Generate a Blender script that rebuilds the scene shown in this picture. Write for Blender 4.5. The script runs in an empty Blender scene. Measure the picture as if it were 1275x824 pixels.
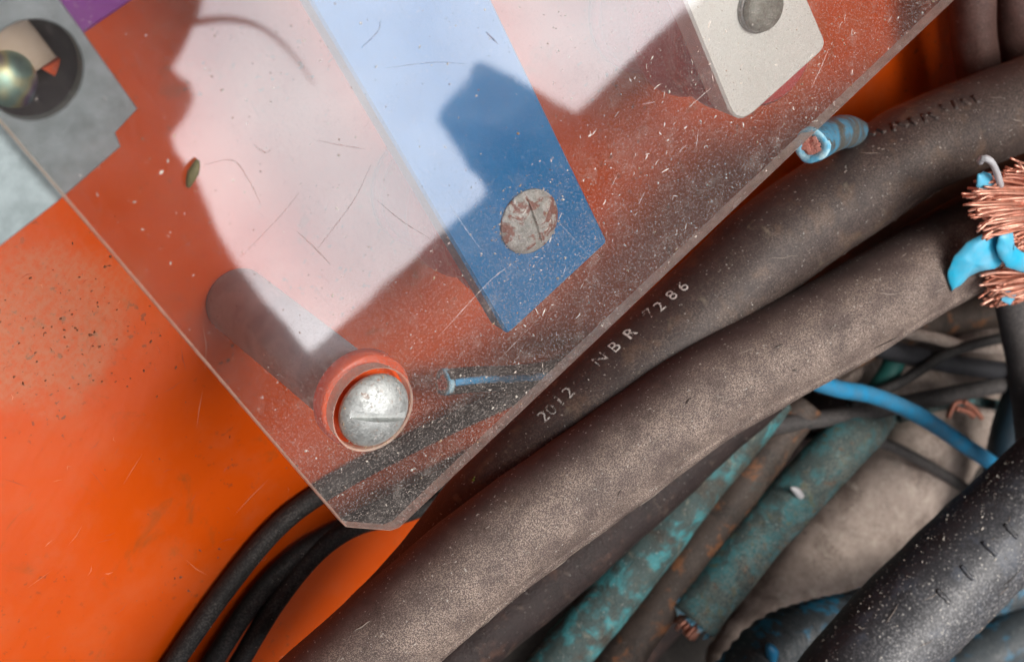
import bpy, bmesh, math, random
from mathutils import Vector, Matrix, noise
from mathutils.geometry import tessellate_polygon
random.seed(7)
sc = bpy.context.scene
COL = sc.collection
S = 0.001                                   # everything below is written in millimetres

# ---------------------------------------------------------------- camera
F = 2100.0; CX, CY = 637.5, 412.0
e3 = Vector((-1538, -1001, 2100)).normalized()
e1 = Vector((1443, 2188, 2100)); e1 = (e1 - e3*e1.dot(e3)).normalized()
e2 = e1.cross(e3)
AX, AY, AZ = e2, -e1, -e3                   # world axes seen by the camera: the clear sheet lies in z = 0
def ray(px, py):
    v = Vector((px-CX, py-CY, F)); return Vector((AX.dot(v), AY.dot(v), AZ.dot(v)))
CAM = -ray(455, 500)*300.0/F
def at(px, py, z=0.0):
    d = ray(px, py); return CAM + d*((z-CAM.z)/d.z)
cam = bpy.data.cameras.new('camera'); co = bpy.data.objects.new('camera', cam); COL.objects.link(co)
right = Vector((AX.x, AY.x, AZ.x)); down = Vector((AX.y, AY.y, AZ.y)); fwd = Vector((AX.z, AY.z, AZ.z))
m = Matrix((right, -down, -fwd)).transposed().to_4x4(); m.translation = CAM*S
co.matrix_world = m
cam.sensor_width = 36; cam.lens = 36*F/1275; cam.clip_start = 0.01; cam.clip_end = 200
cam.dof.use_dof = True; cam.dof.focus_distance = 0.320; cam.dof.aperture_fstop = 25
sc.camera = co

# ---------------------------------------------------------------- sky, sun, exposure
SUN = Vector((0.34, 0.22, 0.95)).normalized()
w = bpy.data.worlds.new('World'); sc.world = w; w.use_nodes = True
wn = w.node_tree; wn.nodes.clear()
sky = wn.nodes.new('ShaderNodeTexSky'); sky.sky_type = 'NISHITA'; sky.sun_disc = False
sky.sun_elevation = math.asin(SUN.z); sky.sun_rotation = math.atan2(SUN.x, SUN.y)
sky.air_density = 1.0; sky.dust_density = 6.0; sky.ozone_density = 1.0
hs = wn.nodes.new('ShaderNodeHueSaturation'); hs.inputs['Saturation'].default_value = 0.5
bg = wn.nodes.new('ShaderNodeBackground'); bg.inputs['Strength'].default_value = 0.15
wo = wn.nodes.new('ShaderNodeOutputWorld')
wn.links.new(sky.outputs[0], hs.inputs['Color']); cl_ = wn.nodes.new('ShaderNodeMix'); cl_.data_type = 'RGBA'; cl_.inputs[0].default_value = 0.6     # thin even overcast over the clear sky
wt = wn.nodes.new('ShaderNodeTexCoord'); wz = wn.nodes.new('ShaderNodeTexNoise'); wz.inputs['Scale'].default_value = 8.0; wz.inputs['Detail'].default_value = 5
wn.links.new(wt.outputs['Generated'], wz.inputs['Vector'])
wr = wn.nodes.new('ShaderNodeValToRGB'); wr.color_ramp.elements[0].position = .34; wr.color_ramp.elements[1].position = .66
wr.color_ramp.elements[0].color = (.60, .60, .63, 1); wr.color_ramp.elements[1].color = (1, 1, 1, 1)
wm = wn.nodes.new('ShaderNodeMix'); wm.data_type = 'RGBA'; wm.blend_type = 'MULTIPLY'; wm.inputs[0].default_value = 1; wm.inputs[7].default_value = (17.2, 16.8, 16.7, 1)
wn.links.new(wz.outputs['Fac'], wr.inputs[0]); wn.links.new(wr.outputs[0], wm.inputs[6]); wn.links.new(wm.outputs[2], cl_.inputs[7])
wn.links.new(hs.outputs[0], cl_.inputs[6]); wn.links.new(cl_.outputs[2], bg.inputs['Color']); wn.links.new(bg.outputs[0], wo.inputs[0])
sl = bpy.data.lights.new('sun', 'SUN'); sl.energy = 1.5; sl.angle = math.radians(25); sl.color = (1, .96, .9)
so = bpy.data.objects.new('sun', sl); COL.objects.link(so); so.location = SUN*2
so.rotation_euler = SUN.to_track_quat('Z', 'Y').to_euler()
sc.view_settings.view_transform = 'Standard'; sc.view_settings.look = 'None'
sc.view_settings.exposure = 0.64; sc.view_settings.gamma = 1; sc.view_settings.use_curve_mapping = False
sc.render.engine = 'CYCLES'
sc.cycles.transparent_max_bounces = 16

# ---------------------------------------------------------------- material helpers
class NT:
    def __init__(s, name):
        s.m = bpy.data.materials.new(name); s.m.use_nodes = True; s.t = s.m.node_tree; s.t.nodes.clear()
        s.out = s.t.nodes.new('ShaderNodeOutputMaterial')
        s.tc = s.t.nodes.new('ShaderNodeTexCoord'); s.geo = s.t.nodes.new('ShaderNodeNewGeometry')
        s.obj = s.tc.outputs['Object']; s.uv = s.tc.outputs['UV']
    def put(s, sock, v):
        if isinstance(v, bpy.types.NodeSocket): s.t.links.new(v, sock)
        elif isinstance(v, tuple) and sock.type == 'RGBA': sock.default_value = (*v[:3], 1)
        else: sock.default_value = v
    def n(s, typ, **k):
        nd = s.t.nodes.new('ShaderNode'+typ)
        for a, v in k.items():
            if a.startswith('_'): setattr(nd, a[1:], v)
        for a, v in k.items():
            if not a.startswith('_'): s.put(nd.inputs[int(a[1:]) if a[0] == 'i' and a[1:].isdigit() else a.replace('__', ' ')], v)
        return nd
    def noise(s, scale, detail=3, rough=.55, vec=None, dist=0):
        return s.n('TexNoise', Vector=vec or s.obj, Scale=scale, Detail=detail, Roughness=rough, Distortion=dist).outputs['Fac']
    def ramp(s, v, a, b, lo=0., hi=1.):
        return s.n('MapRange', _interpolation_type='SMOOTHSTEP', Value=v, i1=a, i2=b, i3=lo, i4=hi).outputs[0]
    def math(s, op, a, b=0., clamp=False):
        return s.n('Math', _operation=op, _use_clamp=clamp, i0=a, i1=b).outputs[0]
    def mix(s, f, a, b):
        nd = s.t.nodes.new('ShaderNodeMix'); nd.data_type = 'RGBA'
        s.put(nd.inputs[0], f); s.put(nd.inputs[6], a); s.put(nd.inputs[7], b); return nd.outputs[2]
    def scale(s, vec, v3):
        nd = s.t.nodes.new('ShaderNodeMapping'); s.put(nd.inputs[0], vec); nd.inputs['Scale'].default_value = v3; return nd.outputs[0]
    def bump(s, h, dist, strength=1., normal=None):
        nd = s.n('Bump', Strength=strength, Distance=dist, Height=h)
        if normal: s.put(nd.inputs['Normal'], normal)
        return nd.outputs[0]
    def bsdf(s, base, rough=.5, metal=0., normal=None, spec=.5, coat=0., coatr=.1, alpha=None):
        nd = s.n('BsdfPrincipled', Roughness=rough, Metallic=metal)
        s.put(nd.inputs['Base Color'], base); s.put(nd.inputs['Specular IOR Level'], spec)
        s.put(nd.inputs['Coat Weight'], coat); s.put(nd.inputs['Coat Roughness'], coatr)
        if normal: s.put(nd.inputs['Normal'], normal)
        if alpha is not None: s.put(nd.inputs['Alpha'], alpha)
        return nd.outputs[0]
    def done(s, sh): s.t.links.new(sh, s.out.inputs[0]); return s.m

def cable_mat(name, base, dust, amount=.6, rough=.55, grain=3200, patches=(), specks=.0, speckcol=(.6, .57, .52), bump=.00016, spec=.4):
    k = NT(name)
    c = base
    big = k.math('ADD', k.math('MULTIPLY', k.noise(150, 5, .65), .55), k.math('MULTIPLY', k.noise(38, 3, .6), .45)); fine = k.noise(grain, 2, .7)
    for i, (pc, sc_, lo, hi, mx) in enumerate(patches):
        v = k.n('TexNoise', Vector=k.scale(k.obj, (1+.13*i, 1-.1*i, 1.1)), Scale=sc_, Detail=5, Roughness=.62, Distortion=.4).outputs['Fac']
        c = k.mix(k.ramp(v, lo, hi, 0, mx), c, pc)
    tone = k.noise(420, 4, .6)
    c = k.mix(k.ramp(tone, .3, .75, 0, .55), c, tuple(x*.45 for x in base[:3]))
    top = k.ramp(k.n('SeparateXYZ', Vector=k.geo.outputs['Normal']).outputs[2], -.2, .95)
    d = k.math('MULTIPLY', k.ramp(big, .34, .62, .32, 1), top)
    g = k.ramp(fine, .45, .60, .12, 1.)
    d = k.math('MULTIPLY', k.math('MULTIPLY', d, g), amount, True)
    c = k.mix(d, c, dust)
    sp = k.noise(1500, 2, .5); sp2 = k.ramp(sp, .70-.05*specks, .74-.05*specks, 0, min(1, specks))
    c = k.mix(sp2, c, speckcol)
    h = k.math('ADD', k.math('MULTIPLY', fine, .7), k.math('ADD', k.math('MULTIPLY', big, 1.2), sp2))
    return k.done(k.bsdf(c, rough, 0, k.bump(h, bump), spec))

def plain(name, base, rough=.5, metal=0., var=.35, sc_=300, bump=.0001, dark=None, spec=.5):
    k = NT(name); v = k.noise(sc_, 4, .6); f = k.noise(sc_*7, 2, .6)
    c = k.mix(k.ramp(v, .3, .72, 0, var), base, dark or tuple(x*.4 for x in base[:3]))
    return k.done(k.bsdf(c, k.ramp(v, .2, .8, rough*.8, min(1, rough*1.25)), metal, k.bump(k.math('ADD', v, k.math('MULTIPLY', f, .4)), bump), spec))

# ---------------------------------------------------------------- object helpers
BASE = {}
def tag(o, label=None, cat=None, group=None, kind=None):
    if label: o['label'] = label
    if cat: o['category'] = cat
    if group: o['group'] = group
    if kind: o['kind'] = kind
    return o
def thing(name, base, label, cat, group=None):
    o = bpy.data.objects.new(name, None); COL.objects.link(o); o.empty_display_size = .005
    o.location = base*S; BASE[o] = Vector(base)
    return tag(o, label, cat, group)
def mesh(name, vf, mat, parent=None, smooth=True, base=None):
    vs, fs = vf[0], vf[1]
    mats = mat if isinstance(mat, (list, tuple)) else [mat]
    b = BASE[parent] if parent else (Vector(base) if base is not None else sum((Vector(v) for v in vs), Vector())/len(vs))
    me = bpy.data.meshes.new(name); me.from_pydata([(Vector(v)-b)*S for v in vs], [], fs)
    for mm in mats: me.materials.append(mm)
    if len(vf) > 2 and vf[2]:
        for p, i in zip(me.polygons, vf[2]): p.material_index = i
    if smooth: me.polygons.foreach_set('use_smooth', [True]*len(me.polygons))
    bm = bmesh.new(); bm.from_mesh(me); bmesh.ops.recalc_face_normals(bm, faces=bm.faces); bm.to_mesh(me); bm.free()
    me.update()
    o = bpy.data.objects.new(name, me); COL.objects.link(o); BASE[o] = b
    if parent: o.parent = parent
    else: o.location = b*S
    return o
def sharp(o, ang=40):
    me = o.data; bm = bmesh.new(); bm.from_mesh(me)
    for e in bm.edges:
        if len(e.link_faces) == 2 and e.calc_face_angle(0) > math.radians(ang): e.smooth = False
    bm.to_mesh(me); bm.free(); return o
def join(parts):
    V, Fc = [], []
    for p in parts:
        o = len(V); V += p[0]; Fc += [tuple(i+o for i in f) for f in p[1]]
    return V, Fc
def path(pts, step=1.0):
    """Catmull-Rom through points, resampled about every step mm."""
    P = [Vector(p) for p in pts]
    if len(P) == 2: P = [P[0], (P[0]*2+P[1])/3, (P[0]+P[1]*2)/3, P[1]]
    P = [P[0]*2-P[1]] + P + [P[-1]*2-P[-2]]
    out = []
    for i in range(1, len(P)-2):
        a, b, c, d = P[i-1:i+3]; n = max(2, int((c-b).length/step))
        for j in range(n):
            t = j/n
            out.append(.5*((2*b)+(c-a)*t+(2*a-5*b+4*c-d)*t*t+(3*b-a-3*c+d)*t**3))
    out.append(P[-2]); return out
def frames(C):
    T = [(C[min(i+1, len(C)-1)]-C[max(i-1, 0)]).normalized() for i in range(len(C))]
    up = Vector((0, 0, 1)); R = []
    for t in T:                                  # side axis kept level, so angle 90 deg points up
        s = t.cross(up)
        if s.length < .05: s = t.cross(Vector((0, 1, 0)))
        s.normalize(); R.append((t, s, s.cross(t)))
    return R
def tube(pts, r, seg=40, step=1.0, wob=.02, prof=None, seed=0, caps=True, freq=.12, flat=1.0):
    C = path(pts, step) if step else [Vector(p) for p in pts]; FR = frames(C); V, Fc = [], []
    n = len(C)
    for i, (c, (t, s, u)) in enumerate(zip(C, FR)):
        rr = r(i/(n-1)) if callable(r) else r
        for j in range(seg):
            a = 2*math.pi*j/seg; d = s*math.cos(a)+u*math.sin(a)*flat
            k = rr*(1+wob*noise.noise(c*freq+d*1.3+Vector((seed*7.1, 0, 0)))) + (prof(a, i/(n-1), c) if prof else 0)
            V.append(c+d*k)
    for i in range(n-1):
        for j in range(seg):
            k = (j+1) % seg; Fc.append((i*seg+j, i*seg+k, (i+1)*seg+k, (i+1)*seg+j))
    if caps:
        Fc.append(tuple(range(seg))[::-1]); Fc.append(tuple((n-1)*seg+j for j in range(seg)))
    return V, Fc
def strip(pts, r, a0, a1, i0=0., i1=1., th=.25, seg=8, step=1.0, jag=.15, seed=1):
    """a raised patch lying on the side of a tube."""
    C = path(pts, step); FR = frames(C); n = len(C); lo, hi = int(i0*(n-1)), max(int(i1*(n-1)), int(i0*(n-1))+2)
    V, Fc = [], []
    rows = list(range(lo, min(hi, n-1)+1))
    for i in rows:
        c, (t, s, u) = C[i], FR[i]
        for lay in (th, -.3):
            for j in range(seg+1):
                q = j/seg; jj = jag*noise.noise(Vector((i*step*.45, q*1.2, seed)))*min(1, 4*min(i-lo, hi-i)/(hi-lo)+.2)
                a = a0+(a1-a0)*q+jj; e = th*(.3 if j in (0, seg) and lay > 0 else 1)
                V.append(c+(s*math.cos(a)+u*math.sin(a))*(r+(e if lay > 0 else lay)))
    W = 2*(seg+1)
    for k in range(len(rows)-1):
        for j in range(seg):
            a = k*W+j; Fc += [(a, a+1, a+W+1, a+W), (a+seg+1, a+W+seg+1, a+W+seg+2, a+seg+2)]
        Fc += [(k*W, k*W+W, k*W+W+seg+1, k*W+seg+1), (k*W+seg, k*W+2*seg+1, k*W+W+2*seg+1, k*W+W+seg)]
    return V, Fc
def prism(top, z0, z1, bev=.35):
    """polygon (world xy) with a small chamfer round the top edge."""
    n = len(top); P = [Vector((p[0], p[1])) for p in top]; area = sum(P[i].cross(P[(i+1) % n]) for i in range(n))
    sg = 1 if area > 0 else -1; ins = []
    for i in range(n):
        a, b, c = P[i-1], P[i], P[(i+1) % n]
        n1 = Vector((-(b-a).y, (b-a).x)).normalized()*sg; n2 = Vector((-(c-b).y, (c-b).x)).normalized()*sg
        m_ = (n1+n2); m_ = m_/max(.3, m_.length_squared)*2; ins.append(b+m_*bev)
    V = [(p.x, p.y, z1) for p in ins]+[(p.x, p.y, z1-bev) for p in P]+[(p.x, p.y, z0) for p in P]
    Fc = [tuple(range(n)), tuple(range(2*n, 3*n))[::-1]]
    for k in (0, n):
        for i in range(n):
            j = (i+1) % n; Fc.append((k+i, k+j, k+n+j, k+n+i))
    return [Vector(v) for v in V], Fc
def roundpoly(P, rads, seg=6):
    out = []; n = len(P)
    for i in range(n):
        a, b, c = Vector(P[i-1][:2]), Vector(P[i][:2]), Vector(P[(i+1) % n][:2]); r = rads[i]
        if r <= 0: out.append(b); continue
        p, q = b+(a-b).normalized()*r, b+(c-b).normalized()*r
        for k in range(seg+1):
            t = k/seg; out.append(p*(1-t)**2+b*2*t*(1-t)+q*t*t)
    return out
def lathe(c, prof, seg=48, axis=None):
    """prof = [(radius, height)], closed at both ends; turned about +z through c."""
    V, Fc = [], []
    for r, h in prof:
        for j in range(seg):
            a = 2*math.pi*j/seg; V.append(Vector((c.x+r*math.cos(a), c.y+r*math.sin(a), c.z+h)))
    for i in range(len(prof)-1):
        for j in range(seg):
            k = (j+1) % seg; Fc.append((i*seg+j, i*seg+k, (i+1)*seg+k, (i+1)*seg+j))
    Fc.append(tuple(range(seg))); Fc.append(tuple((len(prof)-1)*seg+j for j in range(seg)))
    return V, Fc
def plate_with_holes(outer, holes, z0, z1, bev=.25, mi=(0, 1, 2)):
    """flat plate; holes are (cx, cy, r). Material indices: top, edges, underside."""
    def ring(z, off):
        L = []
        n = len(outer); P = [Vector((p[0], p[1])) for p in outer]
        area = sum(P[i].cross(P[(i+1) % n]) for i in range(n)); sg = 1 if area > 0 else -1
        for i in range(n):
            a, b, c = P[i-1], P[i], P[(i+1) % n]
            n1 = Vector((-(b-a).y, (b-a).x)).normalized()*sg; n2 = Vector((-(c-b).y, (c-b).x)).normalized()*sg
            q = n1+n2; q = q/max(.3, q.length_squared)*2; p = b+q*off; L.append(Vector((p.x, p.y, z)))
        H = [[Vector((h[0]+(h[2]+off)*math.cos(2*math.pi*k/72), h[1]+(h[2]+off)*math.sin(2*math.pi*k/72), z)) for k in range(72)] for h in holes]
        return [L]+H
    lay = [ring(z1, bev), ring(z1-bev, 0), ring(z0, 0)]
    V, Fc, MI, idx = [], [], [], []
    for l in lay:
        r_ = []
        for lp in l: r_.append(list(range(len(V), len(V)+len(lp)))); V += lp
        idx.append(r_)
    for l, mm, fl in ((0, mi[0], False), (2, mi[2], True)):
        flat = [i for lp in idx[l] for i in lp]
        for t in tessellate_polygon(lay[l]):
            t = tuple(flat[i] for i in t); Fc.append(t[::-1] if fl else t); MI.append(mm)
    for a in (0, 1):
        for lp in range(len(lay[0])):
            A, B = idx[a][lp], idx[a+1][lp]; n = len(A)
            for i in range(n):
                j = (i+1) % n; Fc.append((A[i], A[j], B[j], B[i])); MI.append(mi[1])
    return V, Fc, MI
def blobs(items, seed=0):
    """many tiny uneven eight-faced crumbs joined together: items = (centre, size)."""
    rnd = random.Random(seed); V, Fc = [], []
    for c, s in items:
        o = len(V); R = Matrix.Rotation(rnd.random()*6.28, 3, Vector((rnd.uniform(-1, 1), rnd.uniform(-1, 1), rnd.uniform(-1, 1))).normalized())
        ax = (s*rnd.uniform(.5, 1.5), s*rnd.uniform(.4, 1.), s*rnd.uniform(.3, .7))
        for v in ((1, 0, 0), (-1, 0, 0), (0, 1, 0), (0, -1, 0), (0, 0, 1), (0, 0, -1)):
            V.append(Vector(c)+R @ Vector((v[0]*ax[0], v[1]*ax[1], v[2]*ax[2])))
        Fc += [tuple(o+i for i in f) for f in ((0, 2, 4), (2, 1, 4), (1, 3, 4), (3, 0, 4), (2, 0, 5), (1, 2, 5), (3, 1, 5), (0, 3, 5))]
    return V, Fc
def crumbs(pts, r, n, smin, smax, seed, a0=0.1, a1=3.0, bias=None):
    rnd = random.Random(seed); C = path(pts, 1.0); FR = frames(C); out = []
    while len(out) < n:
        i = rnd.randrange(len(C)); a = rnd.uniform(a0, a1)
        if bias and rnd.random() > bias(a, i/len(C)): continue
        t, s, u = FR[i]; out.append((C[i]+t*rnd.uniform(-.5, .5)+(s*math.cos(a)+u*math.sin(a))*r, smin+(smax-smin)*rnd.random()**3))
    return blobs(out, seed)
def px(pts): return [at(*p) for p in pts]

# ---------------------------------------------------------------- materials
def mk_orange():
    k = NT('orange_paint')
    v = k.noise(35, 4, .6); f = k.noise(900, 3, .6)
    c = k.mix(k.ramp(v, .3, .75, 0, .35), (.54, .068, .003), (.44, .050, .002))
    sp = k.noise(520, 3, .6); zone = k.ramp(k.noise(28, 3, .55), .45, .62)
    c = k.mix(k.math('MULTIPLY', k.ramp(sp, .60, .68, 0, .9), zone), c, (.16, .05, .02))
    st = k.n('TexNoise', Vector=k.scale(k.obj, (1, 1, 1)), Scale=75, Detail=6, Roughness=.7, Distortion=.8).outputs['Fac']
    c = k.mix(k.ramp(st, .58, .72, 0, .6), c, (.25, .07, .015))
    dz = k.ramp(k.noise(60, 5, .65), .45, .7, 0, .12)
    c = k.mix(dz, c, (.42, .20, .10))
    dv = k.n('VectorMath', _operation='SUBTRACT', i0=k.obj, i1=(0, 0, 0)); pc = at(55, 405, -58.0)*S; dv.inputs[1].default_value = (pc.x, pc.y, 0)
    ln = k.n('VectorMath', _operation='LENGTH', i0=dv.outputs[0]).outputs['Value']
    ed = k.math('ADD', k.math('MULTIPLY', ln, 45.), k.math('MULTIPLY', k.noise(90, 5, .65), 1.1))
    c = k.mix(k.math('MULTIPLY', k.ramp(ed, 1.0, 1.6, .55, 0), k.ramp(k.noise(700, 4, .7), .3, .65, .35, 1)), c, (.40, .20, .11))
    return k.done(k.bsdf(c, k.ramp(f, .3, .7, .18, .26), 0, k.bump(k.math('ADD', v, k.math('MULTIPLY', f, .08)), .0002), .36))
orange = mk_orange()
def mk_clear():
    k = NT('dirty_clear_plastic')
    film = k.ramp(k.noise(70, 6, .65, dist=.5), .3, .75, .003, .028)
    fine = k.ramp(k.noise(2600, 2, .7), .52, .74, 0, .13)
    sp = k.ramp(k.noise(900, 3, .6), .665, .72, 0, .75)
    zone = k.ramp(k.noise(45, 3, .6), .42, .62, .12, 1)
    smear = k.n('TexNoise', Vector=k.scale(k.obj, (6, 1, 1)), Scale=110, Detail=6, Roughness=.75, Distortion=1.6).outputs['Fac']
    d = k.math('ADD', film, k.math('MULTIPLY', k.math('ADD', fine, sp), zone))
    yy = k.n('SeparateXYZ', Vector=k.obj).outputs[1]                    # grit gathers towards the lower edge of the sheet
    low = k.ramp(yy, .010, .052, 1., 0)
    d = k.math('ADD', d, k.math('MULTIPLY', low, k.math('ADD', .02, k.math('ADD', k.ramp(k.noise(2300, 2, .7), .52, .66, 0, .30), k.ramp(k.noise(200, 5, .7), .5, .72, 0, .14)))))
    d = k.math('ADD', d, k.ramp(smear, .54, .78, 0, .10), True)
    fr = k.n('Fresnel', IOR=1.5).outputs[0]
    refl = k.math('MULTIPLY', fr, 6.0, True); refl = k.math('MINIMUM', refl, .8)
    wav = k.bump(k.noise(45, 2, .5), .00003)
    tr = k.n('BsdfTransparent', Color=(.97, .965, .965)).outputs[0]
    g1 = k.n('BsdfGlossy', Color=(1, .995, 1), Roughness=.03, Normal=wav).outputs[0]
    g2 = k.n('BsdfGlossy', Color=(1, .98, .98), Roughness=.17, Normal=wav).outputs[0]
    gl = k.n('MixShader', i0=k.ramp(k.noise(50, 5, .65, dist=.6), .3, .7, .03, .18), i1=g1, i2=g2).outputs[0]
    df = k.n('BsdfDiffuse', Color=(.48, .42, .385)).outputs[0]
    a = k.n('MixShader', i0=refl, i1=tr, i2=gl).outputs[0]
    return k.done(k.n('MixShader', i0=d, i1=a, i2=df).outputs[0])
clear = mk_clear()
def mk_edge():
    k = NT('frosted_cut_edge'); v = k.noise(400, 4, .6)
    tr = k.n('BsdfTransparent', Color=(.9, .85, .82)).outputs[0]
    df = k.n('BsdfDiffuse', Color=(.85, .72, .6)).outputs[0]; tl = k.n('BsdfTranslucent', Color=(.75, .62, .52)).outputs[0]
    s_ = k.n('MixShader', i0=.55, i1=df, i2=tl).outputs[0]
    return k.done(k.n('MixShader', i0=k.ramp(v, .3, .7, .65, .95), i1=tr, i2=s_).outputs[0])
edge = mk_edge()
def mk_under():
    k = NT('clear_plastic_underside')
    return k.done(k.n('BsdfTransparent', Color=(.97, .95, .95)).outputs[0])
under = mk_under()
def mk_zinc(name, base=(.50, .52, .51), rust=.6, rough=.5, rustcol=(.22, .10, .05)):
    k = NT(name); v = k.noise(380, 5, .65); g = k.noise(2200, 3, .6)
    c = k.mix(k.ramp(v, .35, .7, 0, .5), base, tuple(x*.5 for x in base))
    rm = k.ramp(k.noise(640, 6, .75, dist=.2), .555, .66, 0, rust)
    c = k.mix(rm, c, rustcol)
    wh = k.ramp(k.noise(600, 4, .65), .6, .7, 0, .6); c = k.mix(wh, c, (.75, .75, .72))
    met = k.math('SUBTRACT', .8, k.math('MAXIMUM', rm, k.math('MULTIPLY', wh, .8)), True)
    return k.done(k.bsdf(c, k.ramp(g, .3, .7, rough*.75, rough*1.4), met, k.bump(k.math('ADD', g, k.math('MULTIPLY', v, 2)), .00006)))
zinc = mk_zinc('zinc_plated_steel', (.56, .58, .57), .85, .58)
def mk_corroded():
    k = NT('corroded_screw_steel'); v = k.noise(300, 6, .7, dist=.8); v2 = k.noise(420, 5, .7, vec=k.scale(k.obj, (1.2, .9, 1)))
    c = k.mix(k.ramp(v2, .35, .65), (.36, .38, .33), (.66, .67, .60)); rm = k.ramp(v, .50, .57, 0, .95)
    c = k.mix(rm, c, (.27, .085, .05))
    return k.done(k.bsdf(c, .6, k.math('MULTIPLY', k.math('SUBTRACT', 1., rm), .35), k.bump(k.math('ADD', v, v2), .0003)))
zinc_worn = mk_corroded()
galv = plain('galvanised_sheet', (.29, .345, .355), .45, .25, .8, 210, .00012, (.17, .21, .215))
def painted(name, base, wear, dust=(.6, .56, .5), rough=.35, amt=.4, spec=.5):
    k = NT(name); v = k.noise(120, 5, .6); f = k.noise(1300, 3, .65)
    c = k.mix(k.ramp(v, .35, .75, 0, .4), base, wear)
    c = k.mix(k.ramp(f, .60, .72, 0, amt), c, dust)
    return k.done(k.bsdf(c, rough, 0, k.bump(k.math('ADD', v, k.math('MULTIPLY', f, .3)), .0001), spec))
blue_paint = painted('blue_bar_paint', (.001, .19, .46), (.001, .14, .37), amt=.16, spec=.12)
white_paint = painted('white_bar_paint', (.86, .92, .86), (.78, .84, .78), (.35, .32, .28), .4, .35, .25)
violet_paint = painted('violet_bar_paint', (.20, .03, .26), (.15, .02, .20))
red_resin = painted('red_insulator_resin', (.62, .035, .03), (.5, .03, .03), rough=.35)
red_ring = painted('red_orange_paint', (.88, .13, .03), (.8, .10, .02), rough=.35)
post_steel = plain('blue_grey_post_paint', (.48, .55, .62), .4, .1, .4, 160)
rubber_dark = cable_mat('weathered_rubber', (.038, .025, .023), (.22, .165, .135), .48, .55, 2600, [((.11, .065, .04), 140, .52, .68, .7), ((.018, .014, .014), 60, .5, .7, .35), ((.20, .17, .12), 220, .62, .72, .5)], .4)
rubber_dusty = cable_mat('dust_covered_rubber', (.062, .040, .038), (.44, .345, .285), .9, .6, 4200, [((.03, .02, .02), 70, .5, .72, .35), ((.10, .065, .05), 190, .55, .7, .5)], .5, bump=.00022)
rubber_black = cable_mat('black_speckled_sheath', (.036, .037, .043), (.26, .26, .27), .75, .5, 1500, [((.07, .085, .115), 110, .5, .66, .7), ((.012, .012, .014), 70, .5, .66, .7)], .8, bump=.00014, spec=.5)
thin_black = cable_mat('thin_black_sheath', (.016, .0155, .016), (.15, .135, .125), .45, .65, 2000, (), .15)
beige = cable_mat('beige_mud_caked_sheath', (.35, .275, .235), (.52, .43, .37), .8, .75, 1800, [((.10, .06, .045), 70, .5, .64, .75), ((.07, .05, .04), 190, .6, .68, .7), ((.5, .44, .37), 300, .56, .66, .6)], .3, bump=.0007)
teal = cable_mat('verdigris_sheath', (.09, .14, .14), (.42, .42, .35), .8, .7, 2200, [((.06, .34, .38), 190, .45, .6, .75), ((.20, .17, .06), 210, .57, .66, .7), ((.28, .10, .03), 240, .62, .68, .8), ((.03, .035, .03), 90, .56, .68, .7)], .6, bump=.0006)
teal_bright = cable_mat('bright_verdigris_sheath', (.045, .08, .08), (.2, .18, .14), .3, .6, 1800, [((.04, .33, .37), 150, .46, .6, .75), ((.05, .03, .02), 90, .5, .66, .85), ((.25, .24, .18), 260, .58, .68, .6)], .5, bump=.0006)
rusty = cable_mat('rust_stained_sheath', (.06, .042, .034), (.17, .13, .10), .4, .65, 1800, [((.30, .11, .035), 170, .52, .62, .85), ((.02, .016, .014), 80, .5, .64, .8), ((.03, .10, .10), 120, .62, .7, .5)], .2)
maroon = cable_mat('dark_maroon_sheath', (.022, .013, .013), (.08, .05, .04), .3, .6, 2000, [((.10, .05, .035), 150, .55, .68, .7), ((.008, .006, .006), 60, .48, .62, .8), ((.12, .09, .07), 260, .6, .68, .6)], .3, bump=.0005)
redbrown = cable_mat('reddish_brown_sheath', (.085, .042, .035), (.2, .12, .10), .5, .6, 2000, [((.04, .02, .018), 90, .5, .68, .7)], .2)
grey_sh = cable_mat('grey_sheath', (.055, .05, .05), (.17, .15, .14), .5, .6, 1800, (), .2)
blueblack = cable_mat('blue_patched_sheath', (.05, .065, .075), (.22, .22, .22), .6, .5, 1800, [((.02, .24, .42), 120, .52, .62, .9)], .4)
blue_ins = plain('bright_blue_insulation', (.02, .36, .72), .35, 0, .4, 250, .0001, (.16, .22, .28))
cyan_ins = plain('torn_cyan_insulation', (.02, .50, .78), .35, 0, .45, 130, .0001, (.35, .45, .52))
pale_ins = plain('pale_blue_cut_insulation', (.48, .72, .80), .5, 0, .95, 420, .0003, (.04, .36, .60))
lint = plain('pale_grey_fibre', (.5, .5, .52), .6, 0, .4)
def mk_copper():
    k = NT('bare_copper'); r = k.n('ObjectInfo').outputs['Random']; v = k.noise(500, 4, .6)
    c = k.mix(k.ramp(r, .15, .95), (.95, .50, .37), (.66, .27, .18)); c = k.mix(k.ramp(v, .45, .75, 0, .6), c, (.30, .11, .07))
    return k.done(k.bsdf(c, .42, .6, k.bump(v, .0001)))
copper = mk_copper()
cut_copper = plain('cut_copper', (.80, .40, .33), .5, .25, .7, 700, .0001, (.42, .15, .12))
copper_dull = plain('dull_copper', (.62, .26, .18), .5, .6, .5, 800, .0001)
dust_bit = plain('pale_grit', (.62, .57, .50), .8, 0, .5, 200)
rust_bit = plain('tan_grit', (.42, .30, .19), .8, 0, .5, 200)
black_hole = plain('dark_sleeve_steel', (.03, .03, .035), .5, .3, .4, 200)  # near black steel for the sleeve in the bracket hole
tray_m = cable_mat('grimy_tray_metal', (.025, .022, .02), (.09, .075, .06), .5, .7, 900, [((.02, .09, .09), 60, .6, .7, .7), ((.10, .05, .025), 70, .6, .7, .6)], .2)

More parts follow.
